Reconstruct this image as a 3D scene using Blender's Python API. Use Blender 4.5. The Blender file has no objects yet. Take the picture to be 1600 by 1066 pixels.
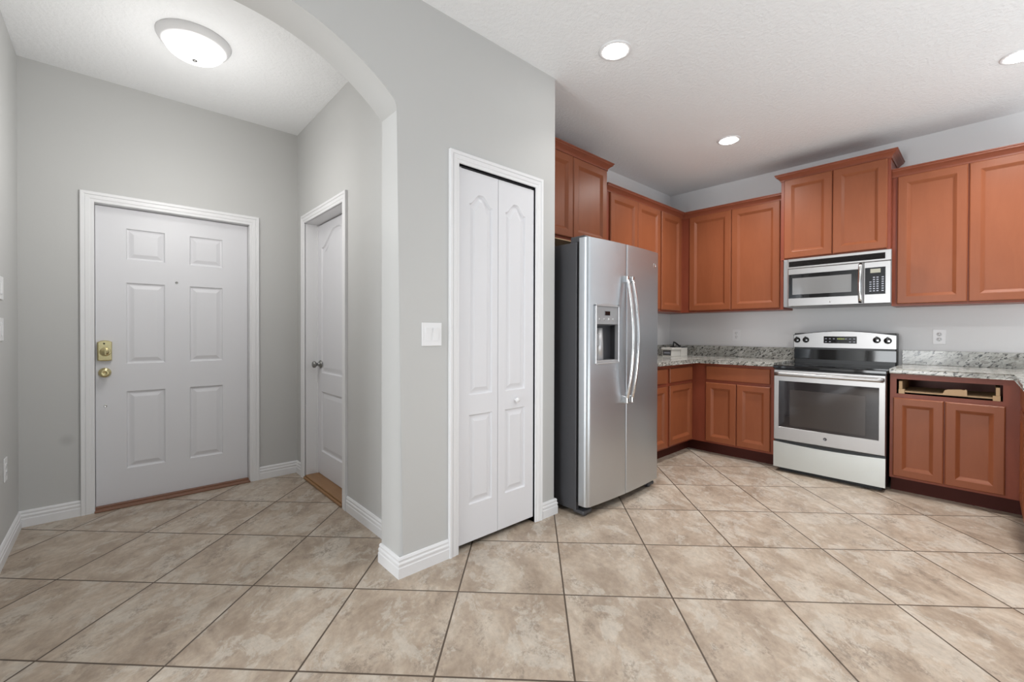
import bpy, bmesh, math, random
from mathutils import Vector, Matrix

random.seed(4)
SC = bpy.context.scene
COL = SC.collection

# ------------------------------------------------------------------ camera
CAM_H = 1.21
F_PX, CY, PITCH, ROLL, YAW = 679.25, 523.17, 0.006603, 0.002732, 0.830284
fwd = Vector((math.cos(YAW) * math.cos(PITCH), math.sin(YAW) * math.cos(PITCH), -math.sin(PITCH)))
rgt = Vector((math.sin(YAW), -math.cos(YAW), 0))
upv = rgt.cross(fwd)
r2 = rgt * math.cos(ROLL) + upv * math.sin(ROLL)
u2 = -rgt * math.sin(ROLL) + upv * math.cos(ROLL)
cd = bpy.data.cameras.new('camera')
cam = bpy.data.objects.new('camera', cd)
COL.objects.link(cam)
cd.sensor_fit = 'HORIZONTAL'
cd.sensor_width = 36.0
cd.lens = F_PX / 1600 * 36.0
cd.shift_y = -(533 - CY) / 1600
cd.clip_start = 0.02
M = Matrix((( r2.x, u2.x, -fwd.x, 0), (r2.y, u2.y, -fwd.y, 0), (r2.z, u2.z, -fwd.z, CAM_H), (0, 0, 0, 1)))
cam.matrix_world = M
SC.camera = cam

# ------------------------------------------------------------------ world, daylight, exposure
SC.view_settings.view_transform = 'Standard'
SC.view_settings.look = 'None'
SC.view_settings.gamma = 1.0
SC.view_settings.use_curve_mapping = False
SC.view_settings.exposure = 0.1
W = bpy.data.worlds.new('daylight_sky')
SC.world = W
W.use_nodes = True
bg = W.node_tree.nodes['Background']
bg.inputs[0].default_value = (0.80, 0.90, 1.0, 1)
bg.inputs[1].default_value = 1.1

def area_light(name, loc, direction, sx, sy, power, color=(1, 1, 1)):
    l = bpy.data.lights.new(name, 'AREA')
    l.shape = 'RECTANGLE'
    l.size, l.size_y, l.energy, l.color = sx, sy, power, color
    o = bpy.data.objects.new(name, l)
    COL.objects.link(o)
    o.location = loc
    o.rotation_euler = Vector(direction).to_track_quat('-Z', 'Y').to_euler()
    return o

# daylight entering through the glass doors and windows behind the camera
area_light('window_daylight_back', (-3.32, 1.15, 1.3), (1, 0, 0.0), 1.25, 2.3, 100, (0.95, 0.98, 1.0))
area_light('window_daylight_side', (1.6, -4.95, 1.6), (0, 1, 0.3), 4.6, 1.5, 12, (0.95, 0.98, 1.0))

# added fill light behind the camera, no fixture there: washes the white ceiling
area_light('added_ceiling_fill', (2.9, -1.9, 0.35), (0.1, 0.22, 1), 4.0, 2.2, 76, (0.90, 0.96, 1.0))

# ------------------------------------------------------------------ room dimensions (metres)
H = 2.885                      # ceiling
XL, YD, XF = -0.437, 3.998, 1.158      # foyer: left wall, front-door wall, right wall
YP, TP = 1.941, 0.196          # wall with the arch and the pantry
XJ, XJL = 1.031, -0.371        # jambs of the arch
XPC = 2.167                    # outer corner of the pantry
XS, YK = 5.067, 2.649          # kitchen: range wall and refrigerator wall
XB, YB = -3.4, -4.8            # back of the room behind the camera

# ------------------------------------------------------------------ materials
def mat(name):
    m = bpy.data.materials.new(name)
    m.use_nodes = True
    nt = m.node_tree
    return m, nt, nt.nodes['Principled BSDF']

def N(nt, t, **k):
    n = nt.nodes.new(t)
    for a, v in k.items():
        setattr(n, a, v)
    return n

def simple(name, col, rough=0.5, metal=0.0, spec=0.5, emit=None, es=0.0, bump=None, coat=0.0):
    m, nt, b = mat(name)
    b.inputs['Base Color'].default_value = (*col, 1)
    b.inputs['Roughness'].default_value = rough
    b.inputs['Metallic'].default_value = metal
    b.inputs['Specular IOR Level'].default_value = spec
    b.inputs['Coat Weight'].default_value = coat
    if emit:
        b.inputs['Emission Color'].default_value = (*emit, 1)
        b.inputs['Emission Strength'].default_value = es
    tc = N(nt, 'ShaderNodeTexCoord')
    nz = N(nt, 'ShaderNodeTexNoise')
    sc, st, dist = bump if bump else (60.0, 0.02, 0.001)
    nz.inputs['Scale'].default_value = sc
    nz.inputs['Detail'].default_value = 4
    bp = N(nt, 'ShaderNodeBump')
    bp.inputs['Strength'].default_value = st
    bp.inputs['Distance'].default_value = dist
    nt.links.new(tc.outputs['Object'], nz.inputs['Vector'])
    nt.links.new(nz.outputs['Fac'], bp.inputs['Height'])
    nt.links.new(bp.outputs['Normal'], b.inputs['Normal'])
    return m

def ramp(nt, stops):
    r = N(nt, 'ShaderNodeValToRGB')
    e = r.color_ramp.elements
    while len(e) < len(stops):
        e.new(0.5)
    for i, (p, c) in enumerate(stops):
        e[i].position = p
        e[i].color = (*c, 1) if len(c) == 3 else c
    return r

def wood(name, c1, c2, rough=0.36, scale=(5, 5, 1.1)):
    m, nt, b = mat(name)
    tc = N(nt, 'ShaderNodeTexCoord')
    mp = N(nt, 'ShaderNodeMapping')
    mp.inputs['Scale'].default_value = scale
    nz = N(nt, 'ShaderNodeTexNoise')
    nz.inputs['Scale'].default_value = 2.2
    nz.inputs['Detail'].default_value = 7
    nz.inputs['Roughness'].default_value = 0.62
    nz.inputs['Distortion'].default_value = 0.5
    mp2 = N(nt, 'ShaderNodeMapping')
    mp2.inputs['Scale'].default_value = (scale[0] * 9, scale[1] * 9, scale[2] * 3)
    n2 = N(nt, 'ShaderNodeTexNoise')
    n2.inputs['Scale'].default_value = 3.0
    n2.inputs['Detail'].default_value = 3
    mx = N(nt, 'ShaderNodeMath', operation='MULTIPLY_ADD')
    mx.inputs[1].default_value = 0.12
    r = ramp(nt, [(0.30, c2), (0.85, c1)])
    L = nt.links.new
    L(tc.outputs['Object'], mp.inputs['Vector'])
    L(tc.outputs['Object'], mp2.inputs['Vector'])
    L(mp.outputs['Vector'], nz.inputs['Vector'])
    L(mp2.outputs['Vector'], n2.inputs['Vector'])
    L(n2.outputs['Fac'], mx.inputs[0])
    L(nz.outputs['Fac'], mx.inputs[2])
    L(mx.outputs[0], r.inputs['Fac'])
    L(r.outputs['Color'], b.inputs['Base Color'])
    b.inputs['Roughness'].default_value = rough
    b.inputs['Specular IOR Level'].default_value = 0.30
    return m

def steel(name, col=(0.62, 0.62, 0.63), rough=0.27, stretch=(4, 4, 260), aniso=0.0):
    m, nt, b = mat(name)
    tc = N(nt, 'ShaderNodeTexCoord')
    mp = N(nt, 'ShaderNodeMapping')
    mp.inputs['Scale'].default_value = stretch
    nz = N(nt, 'ShaderNodeTexNoise')
    nz.inputs['Scale'].default_value = 3
    nz.inputs['Detail'].default_value = 3
    mr = N(nt, 'ShaderNodeMapRange')
    mr.inputs['To Min'].default_value = rough - 0.02
    mr.inputs['To Max'].default_value = rough + 0.03
    bp = N(nt, 'ShaderNodeBump')
    bp.inputs['Strength'].default_value = 0.02
    bp.inputs['Distance'].default_value = 0.0002
    L = nt.links.new
    L(tc.outputs['Object'], mp.inputs['Vector'])
    L(mp.outputs['Vector'], nz.inputs['Vector'])
    L(nz.outputs['Fac'], mr.inputs['Value'])
    L(mr.outputs['Result'], b.inputs['Roughness'])
    L(nz.outputs['Fac'], bp.inputs['Height'])
    b.inputs['Base Color'].default_value = (*col, 1)
    b.inputs['Metallic'].default_value = 1.0
    b.inputs['Anisotropic'].default_value = aniso
    return m

def paint_wall(name, col, smudge=None):
    m, nt, b = mat(name)
    L = nt.links.new
    tc = N(nt, 'ShaderNodeTexCoord')
    nz = N(nt, 'ShaderNodeTexNoise')
    nz.inputs['Scale'].default_value = 55
    nz.inputs['Detail'].default_value = 4
    bp = N(nt, 'ShaderNodeBump')
    bp.inputs['Strength'].default_value = 0.10
    bp.inputs['Distance'].default_value = 0.002
    L(tc.outputs['Object'], nz.inputs['Vector'])
    L(nz.outputs['Fac'], bp.inputs['Height'])
    L(bp.outputs['Normal'], b.inputs['Normal'])
    b.inputs['Roughness'].default_value = 0.55
    b.inputs['Specular IOR Level'].default_value = 0.3
    if smudge:
        d = N(nt, 'ShaderNodeVectorMath', operation='DISTANCE')
        d.inputs[1].default_value = smudge
        L(tc.outputs['Object'], d.inputs[0])
        r = ramp(nt, [(0.25, tuple(c * 0.84 for c in col)), (1.0, col)])
        mr = N(nt, 'ShaderNodeMapRange')
        mr.inputs['From Max'].default_value = 0.045
        L(d.outputs['Value'], mr.inputs['Value'])
        L(mr.outputs['Result'], r.inputs['Fac'])
        L(r.outputs['Color'], b.inputs['Base Color'])
    else:
        b.inputs['Base Color'].default_value = (*col, 1)
    return m

def ceiling_mat():
    m, nt, b = mat('knockdown_ceiling_paint')
    L = nt.links.new
    tc = N(nt, 'ShaderNodeTexCoord')
    nz = N(nt, 'ShaderNodeTexNoise')
    nz.inputs['Scale'].default_value = 42
    nz.inputs['Detail'].default_value = 5
    nz.inputs['Roughness'].default_value = 0.6
    r = ramp(nt, [(0.42, (0, 0, 0)), (0.6, (1, 1, 1))])
    bp = N(nt, 'ShaderNodeBump')
    bp.inputs['Strength'].default_value = 0.35
    bp.inputs['Distance'].default_value = 0.004
    L(tc.outputs['Object'], nz.inputs['Vector'])
    L(nz.outputs['Fac'], r.inputs['Fac'])
    L(r.outputs['Color'], bp.inputs['Height'])
    L(bp.outputs['Normal'], b.inputs['Normal'])
    b.inputs['Base Color'].default_value = (0.86, 0.868, 0.876, 1)
    b.inputs['Roughness'].default_value = 0.8
    b.inputs['Specular IOR Level'].default_value = 0.2
    return m

def tile_mat():
    m, nt, b = mat('stone_floor_tile')
    L = nt.links.new
    tc = N(nt, 'ShaderNodeTexCoord')
    sx = N(nt, 'ShaderNodeSeparateXYZ')
    L(tc.outputs['Object'], sx.inputs[0])
    def mth(op, a, bb=None, c=None):
        n = N(nt, 'ShaderNodeMath', operation=op)
        for i, v in enumerate((a, bb, c)):
            if v is None: continue
            if hasattr(v, 'is_linked'): L(v, n.inputs[i])
            else: n.inputs[i].default_value = v
        return n.outputs[0]
    s = 2 ** -0.5
    pa = mth('MULTIPLY', mth('ADD', sx.outputs[0], sx.outputs[1]), s)
    pb = mth('MULTIPLY', mth('SUBTRACT', sx.outputs[0], sx.outputs[1]), s)
    ua = mth('DIVIDE', mth('SUBTRACT', pa, 2.500), 0.4985)
    ub = mth('DIVIDE', mth('SUBTRACT', pb, 0.154), 0.491)
    ia, ib = mth('FLOOR', ua), mth('FLOOR', ub)
    fa, fb = mth('FRACT', ua), mth('FRACT', ub)
    ea = mth('MULTIPLY', mth('MINIMUM', fa, mth('SUBTRACT', 1.0, fa)), 0.4985)
    eb = mth('MULTIPLY', mth('MINIMUM', fb, mth('SUBTRACT', 1.0, fb)), 0.491)
    e = mth('MINIMUM', ea, eb)
    grout = N(nt, 'ShaderNodeMapRange', interpolation_type='SMOOTHSTEP')
    grout.inputs['From Min'].default_value = 0.0026
    grout.inputs['From Max'].default_value = 0.0048
    L(e, grout.inputs['Value'])
    cid = N(nt, 'ShaderNodeCombineXYZ')
    L(ia, cid.inputs[0]); L(ib, cid.inputs[1])
    wn = N(nt, 'ShaderNodeTexWhiteNoise', noise_dimensions='3D')
    L(cid.outputs[0], wn.inputs['Vector'])
    off = N(nt, 'ShaderNodeVectorMath', operation='SCALE')
    off.inputs['Scale'].default_value = 23.0
    L(wn.outputs['Color'], off.inputs[0])
    pv = N(nt, 'ShaderNodeCombineXYZ')
    L(pa, pv.inputs[0]); L(pb, pv.inputs[1])
    add = N(nt, 'ShaderNodeVectorMath', operation='ADD')
    L(pv.outputs[0], add.inputs[0]); L(off.outputs[0], add.inputs[1])
    mp = N(nt, 'ShaderNodeMapping')
    mp.inputs['Rotation'].default_value = (0, 0, 0.75)
    mp.inputs['Scale'].default_value = (1.0, 1.45, 1.0)
    L(add.outputs[0], mp.inputs['Vector'])
    def noise(sc, det, ro, dis, v=mp.outputs[0]):
        n = N(nt, 'ShaderNodeTexNoise')
        n.inputs['Scale'].default_value = sc
        n.inputs['Detail'].default_value = det
        n.inputs['Roughness'].default_value = ro
        n.inputs['Distortion'].default_value = dis
        L(v, n.inputs['Vector'])
        return n.outputs['Fac']
    big = noise(3.4, 12, 0.68, 0.35)
    base = ramp(nt, [(0.36, (0.318, 0.249, 0.190)), (0.52, (0.425, 0.347, 0.275)), (0.66, (0.52, 0.455, 0.38))])
    L(big, base.inputs['Fac'])
    # pale mineral clouds with a crisp edge
    cl = noise(4.2, 14, 0.72, 0.45)
    clr = ramp(nt, [(0.515, (0, 0, 0)), (0.575, (1, 1, 1)), (0.70, (0.45, 0.45, 0.45))])
    L(cl, clr.inputs['Fac'])
    mix1 = N(nt, 'ShaderNodeMix', data_type='RGBA')
    fc = mth('MULTIPLY', clr.outputs['Color'], 0.55)
    L(fc, mix1.inputs['Factor'])
    L(base.outputs['Color'], mix1.inputs['A'])
    mix1.inputs['B'].default_value = (0.56, 0.52, 0.46, 1)
    # dark pitted patches
    dk = noise(5.0, 10, 0.72, 0.3)
    fine = noise(55, 6, 0.75, 0.2)
    dkm = mth('MULTIPLY', ramp_out(nt, dk, 0.52, 0.62, L), ramp_out(nt, fine, 0.46, 0.54, L))
    mix2 = N(nt, 'ShaderNodeMix', data_type='RGBA')
    L(mth('MULTIPLY', dkm, 0.62), mix2.inputs['Factor'])
    L(mix1.outputs['Result'], mix2.inputs['A'])
    mix2.inputs['B'].default_value = (0.22, 0.178, 0.142, 1)
    # warm fleck of rust
    fine2 = noise(26, 9, 0.72, 0.2)
    mix3 = N(nt, 'ShaderNodeMix', data_type='RGBA', blend_type='OVERLAY')
    mix3.inputs['Factor'].default_value = 0.55
    L(mix2.outputs['Result'], mix3.inputs['A'])
    r3 = ramp(nt, [(0.25, (0.33, 0.33, 0.33)), (0.75, (0.67, 0.66, 0.64))])
    L(fine2, r3.inputs['Fac'])
    L(r3.outputs['Color'], mix3.inputs['B'])
    mixg = N(nt, 'ShaderNodeMix', data_type='RGBA')
    L(grout.outputs['Result'], mixg.inputs['Factor'])
    mixg.inputs['A'].default_value = (0.085, 0.060, 0.042, 1)
    L(mix3.outputs['Result'], mixg.inputs['B'])
    L(mixg.outputs['Result'], b.inputs['Base Color'])
    rr = N(nt, 'ShaderNodeMapRange')
    rr.inputs['To Min'].default_value = 0.36
    rr.inputs['To Max'].default_value = 0.52
    L(big, rr.inputs['Value'])
    L(rr.outputs['Result'], b.inputs['Roughness'])
    b.inputs['Specular IOR Level'].default_value = 0.4
    hsum = mth('MULTIPLY_ADD', fine2, 0.12, grout.outputs['Result'])
    bp = N(nt, 'ShaderNodeBump')
    bp.inputs['Strength'].default_value = 0.4
    bp.inputs['Distance'].default_value = 0.002
    L(hsum, bp.inputs['Height'])
    L(bp.outputs['Normal'], b.inputs['Normal'])
    return m

def ramp_out(nt, fac, a, c, L):
    r = N(nt, 'ShaderNodeMapRange', interpolation_type='SMOOTHSTEP')
    r.inputs['From Min'].default_value = a
    r.inputs['From Max'].default_value = c
    L(fac, r.inputs['Value'])
    return r.outputs['Result']

def granite_mat():
    m, nt, b = mat('speckled_granite')
    L = nt.links.new
    tc = N(nt, 'ShaderNodeTexCoord')
    mp = N(nt, 'ShaderNodeMapping')
    mp.vector_type = 'TEXTURE'
    mp.inputs['Rotation'].default_value = (-0.55, 0.25, 0.5)
    mp.inputs['Scale'].default_value = (1.0, 2.5, 0.75)
    L(tc.outputs['Object'], mp.inputs['Vector'])
    def noise(sc, det, ro, dis):
        n = N(nt, 'ShaderNodeTexNoise')
        n.inputs['Scale'].default_value = sc
        n.inputs['Detail'].default_value = det
        n.inputs['Roughness'].default_value = ro
        n.inputs['Distortion'].default_value = dis
        L(mp.outputs[0], n.inputs['Vector'])
        return n.outputs['Fac']
    a = noise(14, 5, 0.6, 0.4)
    base = ramp(nt, [(0.30, (0.27, 0.26, 0.23)), (0.50, (0.46, 0.455, 0.42)), (0.68, (0.62, 0.615, 0.58))])
    L(a, base.inputs['Fac'])
    k = noise(47, 4, 0.66, 0.7)
    dk = ramp_out(nt, k, 0.54, 0.59, L)
    mix = N(nt, 'ShaderNodeMix', data_type='RGBA')
    L(dk, mix.inputs['Factor'])
    L(base.outputs['Color'], mix.inputs['A'])
    mix.inputs['B'].default_value = (0.055, 0.055, 0.05, 1)
    g = noise(27, 3, 0.62, 0.5)
    gk = ramp_out(nt, g, 0.53, 0.64, L)
    mg = N(nt, 'ShaderNodeMix', data_type='RGBA')
    s = N(nt, 'ShaderNodeMath', operation='MULTIPLY')
    s.inputs[1].default_value = 0.75
    L(gk, s.inputs[0]); L(s.outputs[0], mg.inputs['Factor'])
    L(mix.outputs['Result'], mg.inputs['A'])
    mg.inputs['B'].default_value = (0.24, 0.23, 0.20, 1)
    L(mg.outputs['Result'], b.inputs['Base Color'])
    b.inputs['Roughness'].default_value = 0.16
    return m

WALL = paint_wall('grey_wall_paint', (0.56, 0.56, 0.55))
WALL_K_LIFTED = paint_wall('brightened_grey_kitchen_wall', (0.77, 0.77, 0.775))  # grey wall paint, colour lightened to make up for dim kitchen light
WALL_FRONT = paint_wall('grey_wall_paint_smudged', (0.56, 0.56, 0.55), smudge=(-0.229, 3.998, 0.503))
CEIL = ceiling_mat()
FLOOR = tile_mat()
WHITE = simple('white_trim_paint', (0.80, 0.80, 0.81), 0.38)
DOORW = simple('white_door_paint', (0.74, 0.74, 0.765), 0.42, bump=(90, 0.03, 0.001))
PLATE = simple('white_plate_plastic', (0.82, 0.82, 0.83), 0.35)
DOORWOOD = wood('maple_door_stain', (0.285, 0.089, 0.038), (0.238, 0.071, 0.029))
FRAMEWOOD = wood('cherry_frame_stain', (0.275, 0.070, 0.037), (0.22, 0.052, 0.027))
CROWNWOOD = wood('cherry_crown_stain', (0.28, 0.085, 0.045), (0.22, 0.062, 0.033), scale=(2, 2, 9))
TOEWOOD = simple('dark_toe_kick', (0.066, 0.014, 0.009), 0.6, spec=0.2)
RAWWOOD = wood('raw_pine', (0.66, 0.47, 0.29), (0.54, 0.36, 0.20), rough=0.7)
OAK = wood('oak_threshold', (0.36, 0.20, 0.095), (0.26, 0.14, 0.065), rough=0.45, scale=(6, 1, 6))
BROWN = simple('brown_threshold', (0.24, 0.12, 0.075), 0.45)
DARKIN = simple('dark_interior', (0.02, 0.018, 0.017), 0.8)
STEEL = steel('brushed_stainless_steel', (0.57, 0.60, 0.63), 0.36, (1.5, 1.5, 40))
STEEL_R = steel('brushed_stainless_bright', (0.425, 0.415, 0.41), 0.36, (4, 4, 300))
STEELP = simple('polished_steel', (0.72, 0.72, 0.72), 0.16, 1.0)
DRAWERST = steel('pale_drawer_steel', (0.58, 0.61, 0.60), 0.32, (4, 4, 300))
DGREY = simple('dark_grey_cabinet_paint', (0.062, 0.062, 0.068), 0.45, bump=(140, 0.12, 0.001))
BLACK = simple('black_plastic', (0.010, 0.010, 0.011), 0.35)
BGLASS = simple('black_glass', (0.006, 0.006, 0.007), 0.05, spec=0.5)
OVENGL = simple('smoked_oven_glass', (0.016, 0.012, 0.014), 0.05, spec=0.7)
OVENIN = simple('oven_window_glass', (0.042, 0.034, 0.032), 0.07, spec=0.75)
MWIN = simple('microwave_screen_glass', (0.20, 0.20, 0.20), 0.07, spec=0.7)
GPLAST = simple('grey_plastic', (0.30, 0.30, 0.31), 0.4)
LGPLAST = simple('silver_plastic', (0.50, 0.50, 0.51), 0.35, 0.6)
BRASS = simple('polished_brass', (0.62, 0.54, 0.30), 0.22, 1.0)
NICKEL = simple('aged_nickel', (0.30, 0.30, 0.29), 0.28, 1.0)
GRANITE = granite_mat()
LAMPGLASS = simple('lit_white_glass', (0.9, 0.9, 0.9), 0.3, emit=(1.0, 0.99, 0.965), es=3.4)
LAMPLENS = simple('lit_lens', (0.9, 0.9, 0.9), 0.3, emit=(1.0, 0.985, 0.95), es=22.0)
LCD = simple('lcd_display', (0.35, 0.34, 0.27), 0.3)
GREENLED = simple('lit_green_digits', (0.1, 0.12, 0.02), 0.4, emit=(0.6, 0.7, 0.15), es=0.35)
KEYS = simple('pale_keypad_print', (0.42, 0.43, 0.50), 0.4)
CARD = simple('white_cardboard', (0.62, 0.60, 0.56), 0.6)
LABELG = simple('dark_grey_label', (0.085, 0.082, 0.085), 0.5)
KNOBBLK = simple('black_knob', (0.012, 0.012, 0.012), 0.25)
GLASS, gnt, gb = mat('window_glass')
gb.inputs['Transmission Weight'].default_value = 1.0
gb.inputs['Roughness'].default_value = 0.0
gb.inputs['IOR'].default_value = 1.02

# ------------------------------------------------------------------ mesh helpers
class Fr:
    """A local frame: a runs to the viewer's right, b up, n out of the surface."""
    def __init__(s, o, a, b, n):
        s.o, s.a, s.b, s.n = Vector(o), Vector(a), Vector(b), Vector(n)
    def p(s, a, b, n=0.0):
        return s.o + s.a * a + s.b * b + s.n * n

def f_mx(x, y=0, z=0): return Fr((x, y, z), (0, -1, 0), (0, 0, 1), (-1, 0, 0))   # faces -X
def f_my(y, x=0, z=0): return Fr((x, y, z), (1, 0, 0), (0, 0, 1), (0, -1, 0))    # faces -Y
def f_py(y, x=0, z=0): return Fr((x, y, z), (-1, 0, 0), (0, 0, 1), (0, 1, 0))    # faces +Y
def f_px(x, y=0, z=0): return Fr((x, y, z), (0, 1, 0), (0, 0, 1), (1, 0, 0))     # faces +X

class MB:
    def __init__(s):
        s.bm = bmesh.new()
    def quad(s, *ps):
        return s.bm.faces.new([s.bm.verts.new(p) for p in ps])
    def box(s, x0, x1, y0, y1, z0, z1, bev=0.0, seg=2):
        x0, x1 = sorted((x0, x1)); y0, y1 = sorted((y0, y1)); z0, z1 = sorted((z0, z1))
        t = bmesh.new()
        v = [t.verts.new((x, y, z)) for x in (x0, x1) for y in (y0, y1) for z in (z0, z1)]
        for f in ((0, 1, 3, 2), (4, 6, 7, 5), (0, 4, 5, 1), (2, 3, 7, 6), (0, 2, 6, 4), (1, 5, 7, 3)):
            t.faces.new([v[i] for i in f])
        if bev > 0:
            bmesh.ops.bevel(t, geom=t.edges[:], offset=bev, segments=seg, affect='EDGES', profile=0.5)
        s.merge(t)
        return s
    def fbox(s, F, a0, a1, b0, b1, n0, n1, bev=0.0, seg=2):
        p, q = F.p(a0, b0, n0), F.p(a1, b1, n1)
        return s.box(p.x, q.x, p.y, q.y, p.z, q.z, bev, seg)
    def merge(s, t):
        bmesh.ops.recalc_face_normals(t, faces=t.faces[:])
        m = {}
        for v in t.verts:
            m[v] = s.bm.verts.new(v.co)
        for f in t.faces:
            nf = s.bm.faces.new([m[v] for v in f.verts])
            nf.smooth = f.smooth
        t.free()
    def prism(s, pts, vec, bev_pred=None, bev=0.0, seg=4, smooth=False):
        """polygon (list of 3D points) pushed along vec"""
        t = bmesh.new()
        a = [t.verts.new(p) for p in pts]
        b = [t.verts.new(Vector(p) + Vector(vec)) for p in pts]
        n = len(pts)
        t.faces.new(a); t.faces.new(b[::-1])
        for i in range(n):
            f = t.faces.new((a[i], b[i], b[(i + 1) % n], a[(i + 1) % n]))
            f.smooth = smooth
        if bev_pred:
            es = [e for e in t.edges if bev_pred(e.verts[0].co, e.verts[1].co)]
            bmesh.ops.bevel(t, geom=es, offset=bev, segments=seg, affect='EDGES', profile=0.5)
        s.merge(t)
        return s
    def lathe(s, c, axis, prof, n=40, smooth=True):
        """prof: (radius, height along axis)"""
        ax = Vector(axis).normalized()
        u = ax.orthogonal().normalized(); w = ax.cross(u)
        t = bmesh.new()
        rings = []
        for r, h in prof:
            o = Vector(c) + ax * h
            if r < 1e-6:
                rings.append([t.verts.new(o)])
            else:
                rings.append([t.verts.new(o + u * (r * math.cos(2 * math.pi * i / n)) + w * (r * math.sin(2 * math.pi * i / n))) for i in range(n)])
        for A, B in zip(rings, rings[1:]):
            for i in range(n):
                j = (i + 1) % n
                if len(A) == 1 and len(B) == 1: break
                if len(A) == 1: f = t.faces.new((A[0], B[i], B[j]))
                elif len(B) == 1: f = t.faces.new((A[i], A[j], B[0]))
                else: f = t.faces.new((A[i], A[j], B[j], B[i]))
                f.smooth = smooth
        s.merge(t)
        return s
    def tube(s, pts, ra, rb=None, n=12, up=(0, 0, 1), caps=True):
        """sweep an ellipse (ra across, rb along the normal) down a path"""
        rb = rb or ra
        t = bmesh.new()
        pts = [Vector(p) for p in pts]
        rings = []
        for i, p in enumerate(pts):
            d = (pts[min(i + 1, len(pts) - 1)] - pts[max(i - 1, 0)]).normalized()
            u = Vector(up) - d * d.dot(Vector(up)); u.normalize()
            w = d.cross(u)
            rings.append([t.verts.new(p + w * (ra * math.cos(2 * math.pi * k / n)) + u * (rb * math.sin(2 * math.pi * k / n))) for k in range(n)])
        for A, B in zip(rings, rings[1:]):
            for k in range(n):
                f = t.faces.new((A[k], A[(k + 1) % n], B[(k + 1) % n], B[k])); f.smooth = True
        if caps:
            t.faces.new(rings[0][::-1]); t.faces.new(rings[-1])
        s.merge(t)
        return s
    def slab(s, F, a0, a1, b0, b1, thick, holes, prof, edge=0.0):
        """moulded slab: front at n=0, back at n=-thick; holes: functions inset -> outline [(a,b)]; prof: (inset, depth)"""
        t = bmesh.new()
        oe = [(a0 + edge, b0 + edge), (a1 - edge, b0 + edge), (a1 - edge, b1 - edge), (a0 + edge, b1 - edge)]
        edges = []
        def loop(pts, n=0.0):
            vs = [t.verts.new(F.p(x, y, n)) for x, y in pts]
            return vs
        outer = loop(oe)
        for i in range(4): edges.append(t.edges.new((outer[i], outer[(i + 1) % 4])))
        hv = []
        for h in holes:
            vs = loop(h(0.0)); hv.append(vs)
            for i in range(len(vs)): edges.append(t.edges.new((vs[i], vs[(i + 1) % len(vs)])))
        bmesh.ops.triangle_fill(t, use_beauty=True, use_dissolve=False, edges=edges)
        for h, vs in zip(holes, hv):
            prev = vs
            for ins, dep in prof:
                cur = loop(h(ins), dep)
                m = len(cur)
                for i in range(m):
                    t.faces.new((prev[i], prev[(i + 1) % m], cur[(i + 1) % m], cur[i]))
                prev = cur
            f = t.faces.new(prev)
            bmesh.ops.triangulate(t, faces=[f])
        ring = [outer]
        if edge > 0:
            ring.append(loop([(a0, b0), (a1, b0), (a1, b1), (a0, b1)], -edge))
        ring.append(loop([(a0, b0), (a1, b0), (a1, b1), (a0, b1)], -thick))
        for A, B in zip(ring, ring[1:]):
            for i in range(4): t.faces.new((A[i], B[i], B[(i + 1) % 4], A[(i + 1) % 4]))
        t.faces.new(ring[-1])
        s.merge(t)
        return s

def rect(a0, a1, b0, b1):
    return lambda i: [(a0 + i, b0 + i), (a1 - i, b0 + i), (a1 - i, b1 - i), (a0 + i, b1 - i)]

def arch_top(a0, a1, b0, b1, rise, n=20, style='ogee'):
    """panel with a cathedral top: shoulders at b1, crest at b1 + rise"""
    def fn(i):
        pts = [(a0 + i, b0 + i), (a1 - i, b0 + i)]
        for k in range(n + 1):
            t = k / n
            u = abs(2 * t - 1)
            u = min(1.0, max(0.0, (u - 0.12) / 0.84))
            g = 1 - u * u * (3 - 2 * u) if u > 0 else 1.0
            x = (a1 - i) + (a0 - a1 + 2 * i) * t
            pts.append((x, b1 + rise * g - i))
        return pts
    return fn

def root_loc(o):
    v = Vector((0, 0, 0))
    while o is not None:
        v += o.location
        o = o.parent
    return v

def obj(name, mb, m, parent=None, origin=None):
    base = root_loc(parent) if parent else Vector(origin or (0, 0, 0))
    for v in mb.bm.verts: v.co -= base
    me = bpy.data.meshes.new(name)
    mb.bm.to_mesh(me); mb.bm.free()
    me.materials.append(m)
    o = bpy.data.objects.new(name, me)
    COL.objects.link(o)
    if parent: o.parent = parent
    else: o.location = base
    return o

def smooth_by_angle(o, deg=35):
    me = o.data
    me.polygons.foreach_set('use_smooth', [True] * len(me.polygons))
    me.set_sharp_from_angle(angle=math.radians(deg))
    return o

def thing(name, label, cat, loc, group=None):
    o = bpy.data.objects.new(name, None)
    o.empty_display_size = 0.1
    COL.objects.link(o)
    o.location = loc
    return tag(o, label, cat, group)

def tag(o, label, cat, group=None):
    o['label'] = label; o['category'] = cat
    if group: o['group'] = group
    return o

def struct(name, mb, m, label=None, parent=None):
    o = obj(name, mb, m, parent)
    if not parent:
        o['kind'] = 'structure'
        if label: o['label'] = label
    return o

def struct_root(name, label, loc):
    o = bpy.data.objects.new(name, None)
    o.empty_display_size = 0.1
    COL.objects.link(o)
    o.location = loc
    o['kind'] = 'structure'; o['label'] = label
    return o

def copy_tree(o, delta):
    c = o.copy(); COL.objects.link(c)
    c.location = o.location + Vector(delta)
    for ch in o.children:
        d = ch.copy(); COL.objects.link(d); d.parent = c
        for g in ch.children:
            e = g.copy(); COL.objects.link(e); e.parent = d
    return c

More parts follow.
